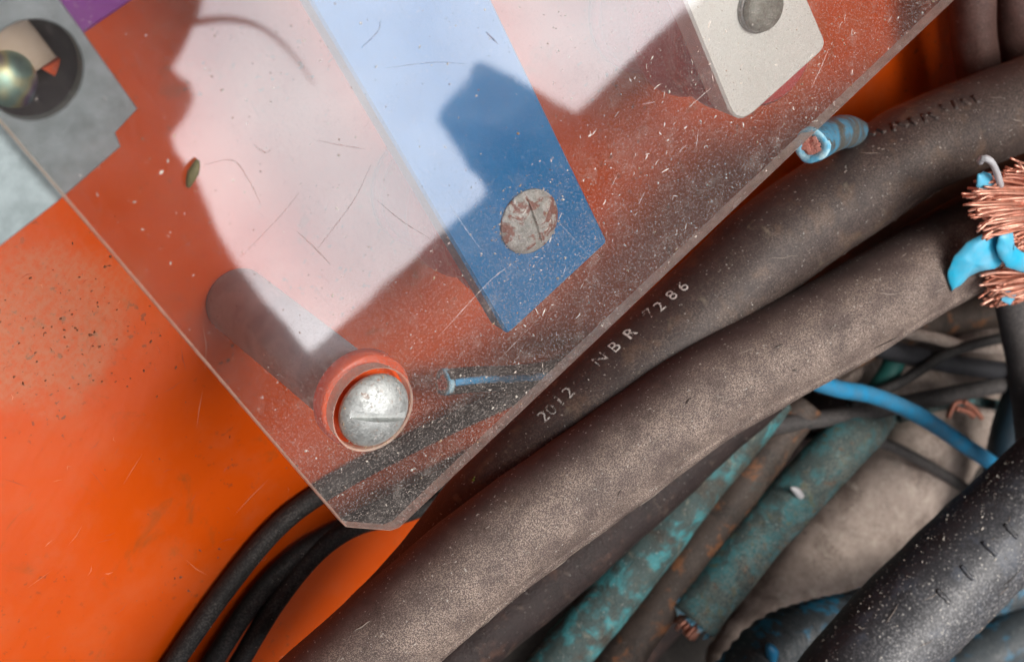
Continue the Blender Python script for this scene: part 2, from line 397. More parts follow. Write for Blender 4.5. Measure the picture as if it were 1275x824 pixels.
# ---------------------------------------------------------------- setting: the tray and its orange panel
PZ = -58.0
line = [at(150, 1060, PZ), at(600, 665, PZ), at(900, 430, PZ), at(1100, 260, PZ), at(1340, 130, PZ)]
far = [Vector((330, -60, PZ)), Vector((330, 190, PZ)), Vector((-170, 190, PZ)), Vector((-170, -160, PZ))]
V, Fc = prism([(p.x, p.y) for p in line+far], PZ-2.0, PZ, .3)
tag(mesh('orange_panel', (V, Fc), orange, base=Vector((0, 0, PZ)), smooth=False), 'orange painted steel panel under the clear sheet and the cables', kind='structure')
panel = bpy.data.objects['orange_panel']; BASE[panel] = Vector((0, 0, PZ)); rnd = random.Random(77); sp_ = []
grit_m = plain('brown_speck', (.19, .065, .028), .8)
for i in range(560):
    if i < 430: x, y = rnd.gauss(75, 85), rnd.gauss(415, 48)
    elif i < 500: q = rnd.random(); x, y = 170+230*q+rnd.gauss(0, 14), 770-190*q+rnd.gauss(0, 12)
    else: x, y = rnd.uniform(0, 420), rnd.uniform(330, 824)
    sp_.append((at(x, y, PZ+.03), .06+.42*rnd.random()**4))
tag(mesh('grime_speck', blobs(sp_, 8), grit_m, panel, smooth=False), kind='stuff')
def panel_scratch(x0, y0, x1, y1, wd):
    a, b = at(x0, y0, PZ+.02), at(x1, y1, PZ+.02); t = (b-a).normalized(); n_ = Vector((-t.y, t.x, 0))*wd/2; m_ = (a+b)/2+n_*rnd.uniform(-6, 6)
    return [a, m_-n_, m_+n_, b, m_+Vector((0, 0, .02))], [(0, 1, 4), (1, 3, 4), (3, 2, 4), (2, 0, 4)]
ps = []
for i in range(60):
    x, y = rnd.uniform(-20, 380), rnd.uniform(300, 830); a = rnd.choice((rnd.gauss(-.6, .25), rnd.uniform(0, 6.28))); l = 8+70*rnd.random()**3
    ps.append(panel_scratch(x, y, x+l*math.cos(a), y+l*math.sin(a), .1+.16*rnd.random()))
tag(mesh('scratch', join(ps[:38]), plain('dull_scratch', (.40, .055, .012), .7), panel, smooth=False), kind='stuff')
tag(mesh('pale_scratch', join(ps[38:]), plain('pale_panel_scratch', (.62, .20, .09), .7), panel, smooth=False), kind='stuff')
tz = -104.0
V = [Vector((x, y, tz+1.5*noise.noise(Vector((x*.05, y*.05, 0))))) for y in range(-520, 60, 20) for x in range(-300, 560, 20)]
nx = len(range(-300, 560, 20)); ny = len(range(-520, 60, 20))
Fc = [(j*nx+i, j*nx+i+1, (j+1)*nx+i+1, (j+1)*nx+i) for j in range(ny-1) for i in range(nx-1)]
tag(mesh('tray_floor', (V, Fc), tray_m, base=Vector((0, 0, tz))), 'grimy dark metal tray floor under the heap of cables', kind='structure')
# enclosure wall read off the mirrored edge; taller walls added unseen to block skylight
wall_m = plain('brown_grey_wall_paint', (.03, .02, .018), .8, 0, .4, 12, .0004)
wy = -560.0; P_, D_ = at(700, 150), ray(700, 150).normalized()
WH = P_.z + (-D_.z)*((wy-P_.y)/D_.y)
wx0, wx1, wy1 = -360, 640, 560
V, Fc = join([prism(q, -130, WH+e, 3) for e, q in zip((0, 140, 140, 140), ([(wx0, wy-25), (wx1, wy-25), (wx1, wy), (wx0, wy)], [(wx0, wy1), (wx1, wy1), (wx1, wy1+25), (wx0, wy1+25)],
              [(wx0-26, wy-25), (wx0-1, wy-25), (wx0-1, wy1+25), (wx0-26, wy1+25)], [(wx1+1, wy-25), (wx1+26, wy-25), (wx1+26, wy1+25), (wx1+1, wy1+25)]))])
tag(mesh('unseen_enclosure_wall', (V, Fc), wall_m, smooth=False), 'brown grey steel enclosure walls out of view, the taller ones added to block skylight', kind='structure')
# unseen shape added overhead to put a dark lobed outline in the reflection
AH = 640.0
def mirror_hit(x, y, z):
    p, d = at(x, y), ray(x, y); d = Vector((d.x, d.y, -d.z)); return p + d*((z-p.z)/d.z)
occluder_m = plain('dark_brown_occluder', (.05, .035, .03), .8, 0, .4, 20, .0005)
out = [mirror_hit(x, y, AH) for x, y in ((246, 14), (238, 34), (226, 60), (213, 88), (222, 97), (232, 104), (238, 122), (232, 140), (222, 154), (211, 168), (216, 184), (232, 206), (248, 226), (258, 256), (272, 290), (296, 330), (330, 376), (362, 412), (388, 446), (396, 476), (330, 540), (200, 470), (60, 330), (-60, 160), (-80, -60), (120, -120), (255, -60))]
V, Fc = prism([(p.x, p.y) for p in out], AH-3, AH, .5)
overhead_mask = tag(mesh('overhead_mirror_mask', (V, Fc), occluder_m, smooth=False), 'unseen dark panel added overhead to darken the reflection at the upper left of the sheet', 'overhead_occluder')

def wall_hit(x, y, yy):
    p, d = at(x, y), ray(x, y); d = Vector((d.x, d.y, -d.z)); return p + d*((yy-p.y)/d.y)
block_outline = [wall_hit(x, y, wy+8) for x, y in ((602, 80), (590, 84), (584, 104), (570, 118), (549, 142), (547, 152), (560, 157), (582, 160), (580, 178), (584, 200), (606, 207), (632, 216), (690, 260), (760, 190), (716, 140), (690, 128), (664, 112), (640, 96), (618, 86))]
V, Fc = prism([(p.x, p.z) for p in block_outline], -60, 0, 1.5)
V = [Vector((v.x, wy+12+v.z, v.y)) for v in V]
wall_top_occluder = tag(mesh('wall_top_mask', (V, Fc), occluder_m), 'unseen dark block added on top of the enclosure wall to shape the reflection beside the blue busbar', 'wall_top_occluder')  # added block, outlined to darken the reflection over the blue bar

rp = [mirror_hit(x, y, 560) for x, y in ((150, 70), (205, 38), (240, 27), (290, 26), (330, 38), (362, 66), (392, 104))]  # path of an unseen rod added to break up the bright reflection
tag(mesh('overhead_rod', tube(rp, lambda t: 2.6*(1-t)+.35, 14, 6, .3, freq=.05), plain('brown_rod', (.10, .06, .05), .9, 0, .5, 60, .0006)), 'unseen thin rod added overhead to make a fine dark line in the reflection at the top of the sheet', 'rod_occluder')

# ---------------------------------------------------------------- clear cover sheet
SHT = 3.0
hc = at(465, 510); HR = 7.9
outer = [Vector((-16.9, -18.4, 0)), Vector((-15.9, -19.9, 0)), Vector((-11.0, -26.7, 0)), Vector((-9.4, -27.6, 0)), Vector((240, -27.6, 0)), Vector((240, 150, 0)), Vector((-17.4, 150, 0)), Vector((-17.1, 68, 0))]
sheet = thing('clear_cover_sheet', at(455, 640), 'scratched clear plastic cover sheet with a clipped corner over the bars', 'cover sheet')
mesh('panel', plate_with_holes([(p.x, p.y) for p in outer], [(hc.x, hc.y, HR)], -SHT, 0, .3), [clear, edge, under], sheet, smooth=False)
# grit lying on the sheet
rnd = random.Random(3); it, it2 = [], []
while len(it) < 900:
    x, y = rnd.uniform(150, 1180), rnd.uniform(0, 650); p = at(x, y)
    if p.x < -16 or p.y < -26.5 or (p-hc).length < HR+.4: continue
    d = .18+.82*max(0, min(1, (p.y*-1+18)/45))
    if rnd.random() > d: continue
    (it if rnd.random() < .8 else it2).append((p+Vector((0, 0, .02)), .05+.32*rnd.random()**5))
tag(mesh('grit', blobs(it, 1), dust_bit, sheet, smooth=False), kind='stuff')
tag(mesh('tan_grit', blobs(it2, 2), rust_bit, sheet, smooth=False), kind='stuff')
def ribbon(pts, wd, th, z=0.02, step=.5, seed=0):
    C = path(px([(x, y, z) for x, y in pts]), step); FR = frames(C); V, Fc = [], []
    for i, (c, (t, s, u)) in enumerate(zip(C, FR)):
        q = wd*(.35+.65*math.sin(math.pi*min(1, max(0, i/(len(C)-1)))))*(1+.5*noise.noise(Vector((i*.7, seed, 0))))
        V += [c-s*q/2, c+Vector((0, 0, th)), c+s*q/2]
    for i in range(len(C)-1):
        a = 3*i; Fc += [(a, a+1, a+4, a+3), (a+1, a+2, a+5, a+4), (a+2, a, a+3, a+5)]
    return V, Fc
def mk_scr(name, col, al):
    k = NT(name); v = k.ramp(k.noise(900, 3, .7), .3, .65, al*.3, al)
    return k.done(k.bsdf(col, .7, 0, None, .3, alpha=v))
scr_l = mk_scr('pale_scratch', (.8, .72, .68), .3); scr_d = mk_scr('dirty_scratch', (.22, .13, .10), .35)
L1 = [([(545, 420), (610, 350), (640, 328)], .32), ([(590, 430), (640, 375)], .2), ([(672, 395), (600, 470)], .15), ([(795, 255), (802, 240)], .5), ([(800, 130), (816, 127)], .5),
      ([(862, 130), (885, 110)], .45), ([(845, 190), (855, 180)], .4), ([(1010, 110), (1022, 85), (1032, 60)], .4), ([(560, 255), (580, 285), (600, 312)], .2), ([(770, 215), (760, 235)], .3),
      ([(870, 160), (866, 190)], .3), ([(705, 330), (700, 345)], .3), ([(350, 300), (430, 215), (470, 170)], .15), ([(620, 90), (640, 150), (660, 220)], .15), ([(680, 260), (745, 330)], .12), ([(700, 30), (770, 85)], .12)]
L2 = [([(395, 310), (440, 250), (462, 205)], .22), ([(255, 205), (290, 200), (310, 225), (325, 255)], .2), ([(370, 288), (395, 312), (412, 330)], .25), ([(300, 320), (350, 268), (372, 240)], .15),
      ([(395, 175), (430, 182), (455, 186)], .2), ([(315, 180), (330, 190), (338, 186)], .3), ([(470, 250), (500, 275), (540, 300)], .2), ([(480, 85), (540, 78), (580, 80)], .15), ([(450, 60), (470, 40), (474, 25)], .3), ([(605, 40), (620, 55)], .5)]
mesh('scratch', join([ribbon(p, w_*.5, .02, seed=i) for i, (p, w_) in enumerate(L1) if i not in (1, 12, 13, 15)]), scr_l, sheet, smooth=False)['kind'] = 'stuff'
mesh('dirt_line', join([ribbon(p, w_*.6, .02, seed=i+40) for i, (p, w_) in enumerate(L2)]), scr_d, sheet, smooth=False)['kind'] = 'stuff'
rnd = random.Random(31); fl = []
while len(fl) < 130:
    x, y = rnd.uniform(640, 1130), rnd.uniform(20, 470); p = at(x, y)
    if p.y < -26 or p.y > 14 or rnd.random() < .25*(p.y+26)/40: continue
    L_ = 2+9*rnd.random()**2.5; a = rnd.gauss(-1.05, .5); dx, dy = L_*math.cos(a), L_*math.sin(a)
    fl.append(ribbon([(x, y), (x+dx*.5+rnd.uniform(-1, 1), y+dy*.5), (x+dx, y+dy)], .10+.22*rnd.random()**2, .02, step=.3, seed=len(fl)))
mesh('fleck', join(fl), mk_scr('pale_fleck', (.85, .76, .68), .75), sheet, smooth=False)['kind'] = 'stuff'
fg = []
while len(fg) < 4300:
    x, y = rnd.uniform(330, 1180), rnd.uniform(0, 655); p = at(x, y)
    if p.x < -15.5 or p.y < -26.8 or (p.x+p.y*.7 < -33.2) or (p-hc).length < HR+.4: continue
    q = math.exp(-max(0, p.y+27)/13)*(.45+.55*math.exp(-max(0, p.x+16)/30))
    if rnd.random() > q*min(1, max(.06, .55+1.6*noise.noise(p*.16)+.6*noise.noise(p*.6))): continue
    fg.append((p+Vector((0, 0, .01)), .045+.07*rnd.random()**2))
tag(mesh('fine_grit', blobs(fg, 9), plain('pinkish_dust', (.58, .47, .44), .8), sheet, smooth=False), kind='stuff')
gr = []
while len(gr) < 420:
    x, y = rnd.uniform(170, 1150), rnd.uniform(0, 600); p = at(x, y)
    if p.x < -15 or p.y < -22 or (p-hc).length < HR+.4 or (p.y < 8 and rnd.random() < .8): continue
    if noise.noise(p*.06) < -.1 and rnd.random() < .7: continue
    gr.append((p+Vector((0, 0, .02)), .05+.16*rnd.random()**4))
tag(mesh('grime_speck', blobs(gr, 6), plain('brown_grime', (.20, .11, .07), .8), sheet, smooth=False), kind='stuff')
husk_m = plain('olive_seed_husk', (.13, .11, .05), .7, 0, .6, 600)
tag(mesh('seed_husk', tube([at(234, 233, .5), at(238, 222, .8), at(243, 210, .7), at(246, 199, .4)], lambda t: .15+.75*math.sin(math.pi*(t*.85+.08)), 10, .4, .15), husk_m), 'tiny olive seed husk lying on the upper left of the clear sheet', 'seed')

# ---------------------------------------------------------------- slotted screw on its standoff
def slotted_head(c, R, H, slot_dir, slot_w, slot_d, n=72, skirt=1.0):
    """domed round head with a real slot cut across it."""
    V, Fc = [], []; rings = 34; sd = Vector((slot_dir.x, slot_dir.y, 0)).normalized(); pn = Vector((-sd.y, sd.x, 0))
    for i in range(rings+1):
        a = (i/rings)*math.radians(72); r = R*math.sin(a)/math.sin(math.radians(72)); h = H*(math.cos(a)-math.cos(math.radians(72)))/(1-math.cos(math.radians(72)))
        for j in range(n*2):
            t = math.pi*j/n; p = Vector((r*math.cos(t), r*math.sin(t), h)); V.append(p)
    for i in range(rings):
        for j in range(n*2):
            k = (j+1) % (2*n); Fc.append((i*2*n+j, i*2*n+k, (i+1)*2*n+k, (i+1)*2*n+j))
    o = rings*2*n
    for q, (rr, hh) in enumerate(((R*1.0, -skirt*.6), (R*.94, -skirt), (.001, -skirt))):
        b = len(V)
        for j in range(2*n):
            t = math.pi*j/n; V.append(Vector((rr*math.cos(t), rr*math.sin(t), hh)))
        for j in range(2*n):
            k = (j+1) % (2*n); Fc.append((o+j, o+k, b+k, b+j))
        o = b
    bm = bmesh.new(); vs = [bm.verts.new(v) for v in V]
    for f in Fc:
        try: bm.faces.new([vs[i] for i in f])
        except ValueError: pass
    bmesh.ops.remove_doubles(bm, verts=bm.verts, dist=.0005)
    for sgn in (-1, 1):
        bmesh.ops.bisect_plane(bm, geom=bm.verts[:]+bm.edges[:]+bm.faces[:], plane_co=pn*sgn*slot_w/2, plane_no=pn)
        bmesh.ops.bisect_plane(bm, geom=bm.verts[:]+bm.edges[:]+bm.faces[:], plane_co=pn*sgn*(slot_w/2-.12), plane_no=pn)
    for v in bm.verts:
        q = abs(v.co.dot(pn)); floor = H-slot_d
        if q < slot_w/2-.06 and v.co.z > floor: v.co.z = floor
    bm.verts.index_update(); bm.verts.ensure_lookup_table()
    V = [c+v.co for v in bm.verts]; Fc = [tuple(v.index for v in f.verts) for f in bm.faces]; bm.free()
    return V, Fc
ctr = at(471, 515, 1.0)
scr = thing('slotted_screw', Vector((ctr.x, ctr.y, -.8)), 'shiny domed slotted screw in the hole at the corner of the clear sheet', 'screw')
sdir = at(516, 524, 1)-at(434, 524, 1)
off = (at(474, 524, 1)-at(474, 517, 1)); off.z = 0
sharp(mesh('head', slotted_head(Vector((ctr.x, ctr.y, -.4)), 7.0, 3.4, sdir, 1.6, 1.9), zinc, scr), 50)
mesh('shank', lathe(Vector((ctr.x, ctr.y, -9)), [(2.2, 0), (2.4, .3), (2.4, 7.4)], 24), zinc, scr)
itg = []
for i in range(90):
    a = rnd.uniform(0, 6.28); itg.append((Vector((ctr.x+7.0*math.cos(a)*rnd.uniform(.93, 1.03), ctr.y+7.0*math.sin(a)*rnd.uniform(.93, 1.03), rnd.uniform(-.3, .7))), .08+.25*rnd.random()**3))
tag(mesh('rust_crumbs', blobs(itg, 5), rust_bit, scr, smooth=False), kind='stuff')
bx, by = ctr.x, ctr.y
post = thing('standoff_post', Vector((bx, by, PZ)), 'blue grey steel standoff post rising from the orange panel to the corner screw', 'standoff')
mesh('shaft', lathe(Vector((bx, by, PZ)), [(6.6, 0), (7.0, .5), (7.0, 49.5), (6.4, 50.3)], 56), post_steel, post)
mesh('collar', lathe(Vector((bx+.4, by-.2, -7.6)), [(8.8, 0), (9.2, .4), (9.2, 3.2), (8.9, 3.6), (3.0, 3.6), (3.0, 1.0)], 64), red_ring, post)

# ---------------------------------------------------------------- busbars and their insulators
BZ = -9.0
def bar(name, corners, rads, z, th, mat, label):
    t = thing(name, Vector((sum(p.x for p in corners)/4, sum(p.y for p in corners)/4, z-th)), label, 'busbar')
    V, Fc = prism(roundpoly([(p.x, p.y) for p in corners], rads), z-th, z, .5)
    sharp(mesh('bar', (V, Fc), mat, t), 30); return t
def ext(a, b, mm): return a+(a-b).normalized()*mm      # continue the edge b->a by mm
def bar_corners(bl, br, tl, tr, z, mm=60):
    a, b, c, d = at(*bl, z), at(*br, z), at(*tl, z), at(*tr, z)
    return [a, b, ext(d, b, mm), ext(c, a, mm)]
blue = bar('blue_busbar', bar_corners((632, 418), (757, 302), (385, 0), (612, 0), BZ), [1.5, .8, 0, 0], BZ, 5, blue_paint, 'blue painted busbar with a rusty screw near its end under the clear sheet')
white = bar('white_busbar', bar_corners((918, 160), (1031, 58), (852, 0), (1006, 0), BZ), [5.5, 2.5, 0, 0], BZ, 6, white_paint, 'off white painted busbar with a rounded corner and grey bolt')
violet = bar('violet_busbar', bar_corners((98, 48), (170, -2), (56, -10), (130, -60), BZ), [1, 1, 0, 0], BZ, 5, violet_paint, 'violet painted busbar end behind the galvanised bracket at top left')
def insulator(x, y, label, r=11.5, dx=0, dy=0):
    c = at(x, y, BZ-5.0); c = Vector((c.x+dx, c.y+dy, PZ)); H = BZ-5.6-PZ
    t = thing('red_insulator', c, label, 'insulator', 'red insulators under the busbars')
    prof = [(r*.85, 0), (r*.95, 1)]
    for i in range(1, 20):
        q = i/20; prof.append((r*(.9+.22*math.sin(math.pi*q)+.10*math.sin(q*6*math.pi)), H*q))
    prof += [(r*.9, H-1), (r*.82, H)]
    mesh('body', lathe(c, prof, 56), red_resin, t)
    mesh('base_ring', lathe(c+Vector((0, 0, .1)), [(r*1.05, 0), (r*1.12, .4), (r*1.12, 2.4), (r*1.0, 2.8)], 56), red_resin, t)
insulator(650, 285, 'red barrel insulator standing under the blue busbar', 12.0, 1.0, -7)
insulator(935, 30, 'red barrel insulator standing under the white busbar', 13.5, 2.5, -9)
c = at(658, 275, BZ)
s2 = thing('rusty_screw', c, 'rust blotched flat slotted screw in the blue busbar', 'screw')
sharp(mesh('head', slotted_head(c+Vector((0, 0, .5)), 6.4, 1.4, at(668, 305, BZ)-at(648, 245, BZ), 1.4, .8, 48, .5), zinc_worn, s2), 50)
dd = []
for i in range(170):
    a, q = rnd.uniform(0, 6.28), 6.5+3.2*rnd.random()**2; dd.append((Vector((c.x+q*math.cos(a), c.y+q*math.sin(a), BZ+.03)), .06+.26*rnd.random()**3))
tag(mesh('dust_crumbs', blobs(dd, 15), dust_bit, s2, smooth=False), kind='stuff')
c = at(944, 8, BZ)
b2 = thing('grey_bolt', c, 'grey galvanised bolt with washer in the white busbar', 'bolt')
mesh('washer', lathe(c, [(5.3, .0), (5.3, .8), (5.0, 1.0)], 48), mk_zinc('dull_washer_steel', (.36, .38, .36), .4, .5), b2)
mesh('round_head', lathe(c, [(4.7, 1), (4.8, 1.6), (4.6, 2.2), (3.9, 2.6), (2.4, 2.85), (.6, 2.9)], 40), plain('dull_bolt_steel', (.34, .36, .31), .55, .35, .8, 330, .0003, (.10, .09, .06)), b2)

# ---------------------------------------------------------------- galvanised bracket with a large hole
GZ = -3.3
bo = [at(*p, GZ) for p in ((-2, 309), (72, 252), (151, 183), (144, 166), (172, 136), (105, 42), (40, -48), (-40, -150), (-400, 60), (-330, 170), (-170, 340), (-90, 372))]
hcen = at(42, 88, GZ); hr = (at(103, 92, GZ)-hcen).length
br = thing('galvanised_bracket', at(72, 252, GZ), 'grey galvanised bracket with a notched corner and large round hole', 'bracket')
mesh('plate', plate_with_holes([(p.x, p.y) for p in bo], [(hcen.x, hcen.y, hr)], GZ-2.2, GZ, .25, (0, 0, 0)), galv, br, smooth=False)
mesh('sleeve', [*lathe(Vector((hcen.x, hcen.y, GZ-16)), [(hr+1.2, 0), (hr+1.2, 13.6), (hr, 13.6), (hr, 0.2)], 56)], black_hole, br)
ctz = GZ-9
cl = [at(*p, ctz) for p in ((-60, 45), (26, 12), (72, 72), (34, 98), (-60, 160))]
tag(mesh('tan_terminal', prism([(p.x, p.y) for p in cl], ctz-3, ctz, .3), painted('tan_resin', (.52, .42, .31), (.40, .32, .24)), smooth=False), 'tan resin terminal block seen through the hole of the bracket', 'terminal')
iri = NT('heat_tinted_steel'); lw = iri.n('LayerWeight', Blend=.5).outputs['Facing']
cr = iri.t.nodes.new('ShaderNodeValToRGB'); iri.t.links.new(iri.noise(120, 2, .5), cr.inputs[0])
for i, (p_, c_) in enumerate(((.3, (.10, .16, .16, 1)), (.45, (.24, .38, .32, 1)), (.52, (.50, .48, .26, 1)), (.6, (.25, .16, .30, 1)), (.7, (.15, .3, .32, 1)))):
    if i < 2: cr.color_ramp.elements[i].position = p_; cr.color_ramp.elements[i].color = c_
    else: e_ = cr.color_ramp.elements.new(p_); e_.color = c_
iri_m = iri.done(iri.bsdf(cr.outputs[0], .42, .8))
cc = at(0, 100, ctz-2)
tag(mesh('tinted_bolt', lathe(Vector((cc.x, cc.y, ctz-9)), [(5.2, 0), (5.4, 8), (5.0, 9.5), (4.0, 10.8), (2.4, 11.6), (.6, 12)], 40), iri_m), 'heat tinted round bolt inside the hole of the bracket', 'bolt')
rl = [at(*p, ctz-.5) for p in ((53, 87), (76, 73), (101, 108), (74, 99))]
tag(mesh('red_tab', prism([(p.x, p.y) for p in rl], ctz-3, ctz-.5, .2), red_ring, smooth=False), 'small red three cornered tab inside the hole of the bracket', 'tab')
bl_ = [Vector((hcen.x+(hr+.8)*math.cos(q*.2618), hcen.y+(hr+.8)*math.sin(q*.2618))) for q in range(24)]
mesh('back_plate', prism([(p.x, p.y) for p in bl_], GZ-18, GZ-16.2, .2), plain('dark_back_steel', (.10, .10, .105), .5, .5), br, smooth=False)

# ---------------------------------------------------------------- cables
def cable(name, pts, r, mat, label, seg=40, wob=.02, group=None, prof=None, flat=1., step=1.2, cat='cable', seed=None, freq=.12, alone=True):
    P = px(pts)
    t = thing(name, P[len(P)//2]-Vector((0, 0, 0 if callable(r) else r)), label, cat, group)
    if callable(r): t.location.z -= FRR*S; BASE[t] = P[len(P)//2]-Vector((0, 0, FRR))
    mesh('sheath', tube(P, r, seg, step, wob, prof, seed if seed is not None else len(BASE), freq=freq, flat=flat), mat, t)
    return t, P
# upper thick cable with its printed lettering
NZ = -17
npts = [(1420, 78, NZ), (1299, 121, NZ), (1215, 153, NZ), (1142, 185, NZ), (1103, 210, NZ), (970, 299, NZ), (899, 365, NZ), (800, 454, NZ), (699, 545, NZ), (612, 636, NZ), (545, 722, NZ-2), (470, 800, NZ-5), (380, 890, NZ-8)]
NR = 10.8
nbr, NP = cable('thick_cable', npts, NR, rubber_dark, 'thick brown black cable with pale printed standard number beside the sheet edge', 64, .018)
tag(mesh('grit', crumbs(NP, NR+.02, 260, .05, .28, 11, .3, 2.6), dust_bit, nbr, smooth=False), kind='stuff')
def ink(name, a, al):
    k = NT(name); v = k.ramp(k.noise(1300, 4, .7), .5-a, .62-a*.6, 0, al)
    return k.done(k.bsdf((.74, .74, .70), .6, 0, None, .3, alpha=v))
inks = {'s': ink('strong_print', .18, .85), 'm': ink('worn_print', .10, .6), 'f': ink('faint_print', .08, .35)}
NC = path(NP, .25); NF = frames(NC)
def project(p):
    v = p-CAM; v = Vector((right.dot(v), down.dot(v), fwd.dot(v))); return (v.x/v.z*F+CX, v.y/v.z*F+CY)
def nearest_on_tube(x, y):
    """station and angle on the cable's skin under a pixel."""
    d = ray(x, y).normalized(); best = None
    for i in range(0, len(NC), 2):
        t, s, u = NF[i]; o = CAM-NC[i]
        dp, op = d-t*d.dot(t), o-t*o.dot(t)
        a, b, c_ = dp.dot(dp), 2*dp.dot(op), op.dot(op)-NR*NR; D = b*b-4*a*c_
        if D < 0: continue
        q = (-b-math.sqrt(D))/(2*a); h = CAM+d*q; al = abs((h-NC[i]).dot(t))
        if best is None or al < best[0]:
            hv = h-NC[i]; best = (al, i, math.atan2(hv.dot(u), hv.dot(s)))
    return best[1], best[2]
def letter(ch, x, y, x2, y2, size, mat):
    """one printed character wrapped round the cable: centre pixel, reading direction to (x2, y2)."""
    cu = bpy.data.curves.new('glyph', 'FONT'); cu.body = ch; cu.size = 1; cu.align_x = 'CENTER'; cu.resolution_u = 3
    ob = bpy.data.objects.new('glyph', cu); COL.objects.link(ob)
    bpy.context.view_layer.update()
    me = bpy.data.meshes.new_from_object(ob.evaluated_get(bpy.context.evaluated_depsgraph_get()))
    bpy.data.objects.remove(ob); bpy.data.curves.remove(cu)
    i, a = nearest_on_tube(x, y); sg = 1 if nearest_on_tube(x2, y2)[0] > i else -1
    bm = bmesh.new(); bm.from_mesh(me); bpy.data.meshes.remove(me)
    bmesh.ops.subdivide_edges(bm, edges=bm.edges[:], cuts=1); bmesh.ops.triangulate(bm, faces=bm.faces[:])
    V = []
    bm.verts.index_update()
    for v in bm.verts:
        u_, w_ = v.co.x*size, (v.co.y-.35)*size
        k = min(len(NC)-1, max(0, int(round(i+sg*u_/.25)))); t, s, u = NF[k]; aa = a+sg_up*w_/NR
        V.append(NC[k]+(s*math.cos(aa)+u*math.sin(aa))*(NR*1.012+.10))
    Fc = [tuple(v.index for v in f.verts) for f in bm.faces]; bm.free()
    return V, Fc
i0_, a0_ = nearest_on_tube(760, 440); _, a1_ = nearest_on_tube(752, 430); sg_up = 1 if a1_ > a0_ else -1
txt = [('2', 674, 514, 'm'), ('0', 684, 505, 'f'), ('1', 694, 494, 'm'), ('2', 705, 484, 'm'), ('N', 744, 443, 'm'), ('B', 762, 428, 's'), ('R', 781, 411, 's'), ('7', 805, 386, 'm'), ('2', 820, 376, 's'), ('8', 834, 363, 's'), ('6', 848, 352, 's')]
for idx, (ch, x, y, kd) in enumerate(txt):
    nx_ = (x+20, y-18)
    mesh('printed_letter', letter(ch, x+2, y+5, *nx_, 4.0, kd), inks[kd], nbr, smooth=False)
i, a = nearest_on_tube(590, 597); q = NC[i]+(NF[i][1]*math.cos(a)+NF[i][2]*math.sin(a))*(NR+.1)
mesh('green_fleck', blobs([(q, .6), (q+Vector((.5, .3, 0)), .4)], 4), plain('leaf_green', (.20, .30, .04), .6), nbr, smooth=False)
for k in range(11):                          # worn embossing near the right end of the cable
    x = 1085+k*13; y = 166-k*3.6-(6 if k > 6 else 0); i, a = nearest_on_tube(x, y)
    C2 = [NC[max(0, i+int(q*2*(k % 3-1)))]+(NF[i][1]*math.cos(a+q*.10)+NF[i][2]*math.sin(a+q*.10))*(NR-.15) for q in (-1, 0, 1)]
    mesh('embossed_ridge', tube(C2, .6, 8, .4, .25), rubber_dark, nbr)
# front thick cable, covered in fine dust, with a moulded seam along its lower side
FZ = -2
fpts = [(1420, 215, FZ-14), (1300, 258, FZ-10), (1191, 313, FZ-5), (1126, 351, FZ-2), (1045, 400, FZ), (968, 441, FZ), (870, 496, FZ), (772, 567, FZ), (690, 626, FZ), (606, 688, FZ), (485, 790, FZ-3), (400, 865, FZ-6), (330, 933, FZ-9)]
FRR = 10.5
def seam(a, t, c):
    d = (a-SEAM_A-.05*math.sin(t*18)) ; h = 0
    for o, s_ in ((0, .42), (.10, -.35), (-.09, -.2)): h += s_*math.exp(-((d-o)/.045)**2)
    return h*max(0, min(1, 3*min(t-.1, .95-t)+.6))
pp = px(fpts); cc_ = path(pp, 1.2); ff = frames(cc_); m_ = len(cc_)//2
vv = (CAM-cc_[m_]).normalized(); va = math.atan2(vv.dot(ff[m_][2]), vv.dot(ff[m_][1]))
tst = cc_[m_]+(ff[m_][1]*math.cos(va+1)+ff[m_][2]*math.sin(va+1))*FRR
sgn_dn = 1 if project(tst)[1] > project(cc_[m_])[1] else -1
SEAM_A = va+sgn_dn*1.12
if SEAM_A < 0: SEAM_A += 2*math.pi
fr_, FP = cable('dusty_cable', fpts, lambda t: FRR+2.2*max(0, 1-t/.36), rubber_dusty, 'thick dust covered cable running in front across the middle of the picture', 128, .02, prof=seam)
tag(mesh('grit', crumbs(FP, FRR+.03, 1500, .03, .16, 12, .2, 2.9), dust_bit, fr_, smooth=False), kind='stuff')
# black cable with white specks at lower right
KZ = 14
kpts = [(1480, 430, KZ), (1330, 583, KZ), (1202, 702, KZ), (1105, 800, KZ), (1040, 880, KZ), (985, 955, KZ)]
KR = 13.0
bk, KP = cable('speckled_cable', kpts, KR, rubber_black, 'thick glossy black cable with white specks at lower right', 72, .025)
KC = path(KP, 1.2); KFm = frames(KC)
vv = (CAM-KC[len(KC)//2]).normalized(); va = math.atan2(vv.dot(KFm[len(KC)//2][2]), vv.dot(KFm[len(KC)//2][1]))
up_side = -1 if project(KC[len(KC)//2]+(KFm[len(KC)//2][1]*math.cos(va+.8)+KFm[len(KC)//2][2]*math.sin(va+.8))*KR)[1] > project(KC[len(KC)//2])[1] else 1
tag(mesh('grit', crumbs(KP, KR+.03, 520, .05, .42, 13, va-1.3, va+1.4, lambda a, q: .12+.88*math.exp(-((a-va-up_side*.75)/.4)**2)), dust_bit, bk, smooth=False), kind='stuff')
rnd = random.Random(5)
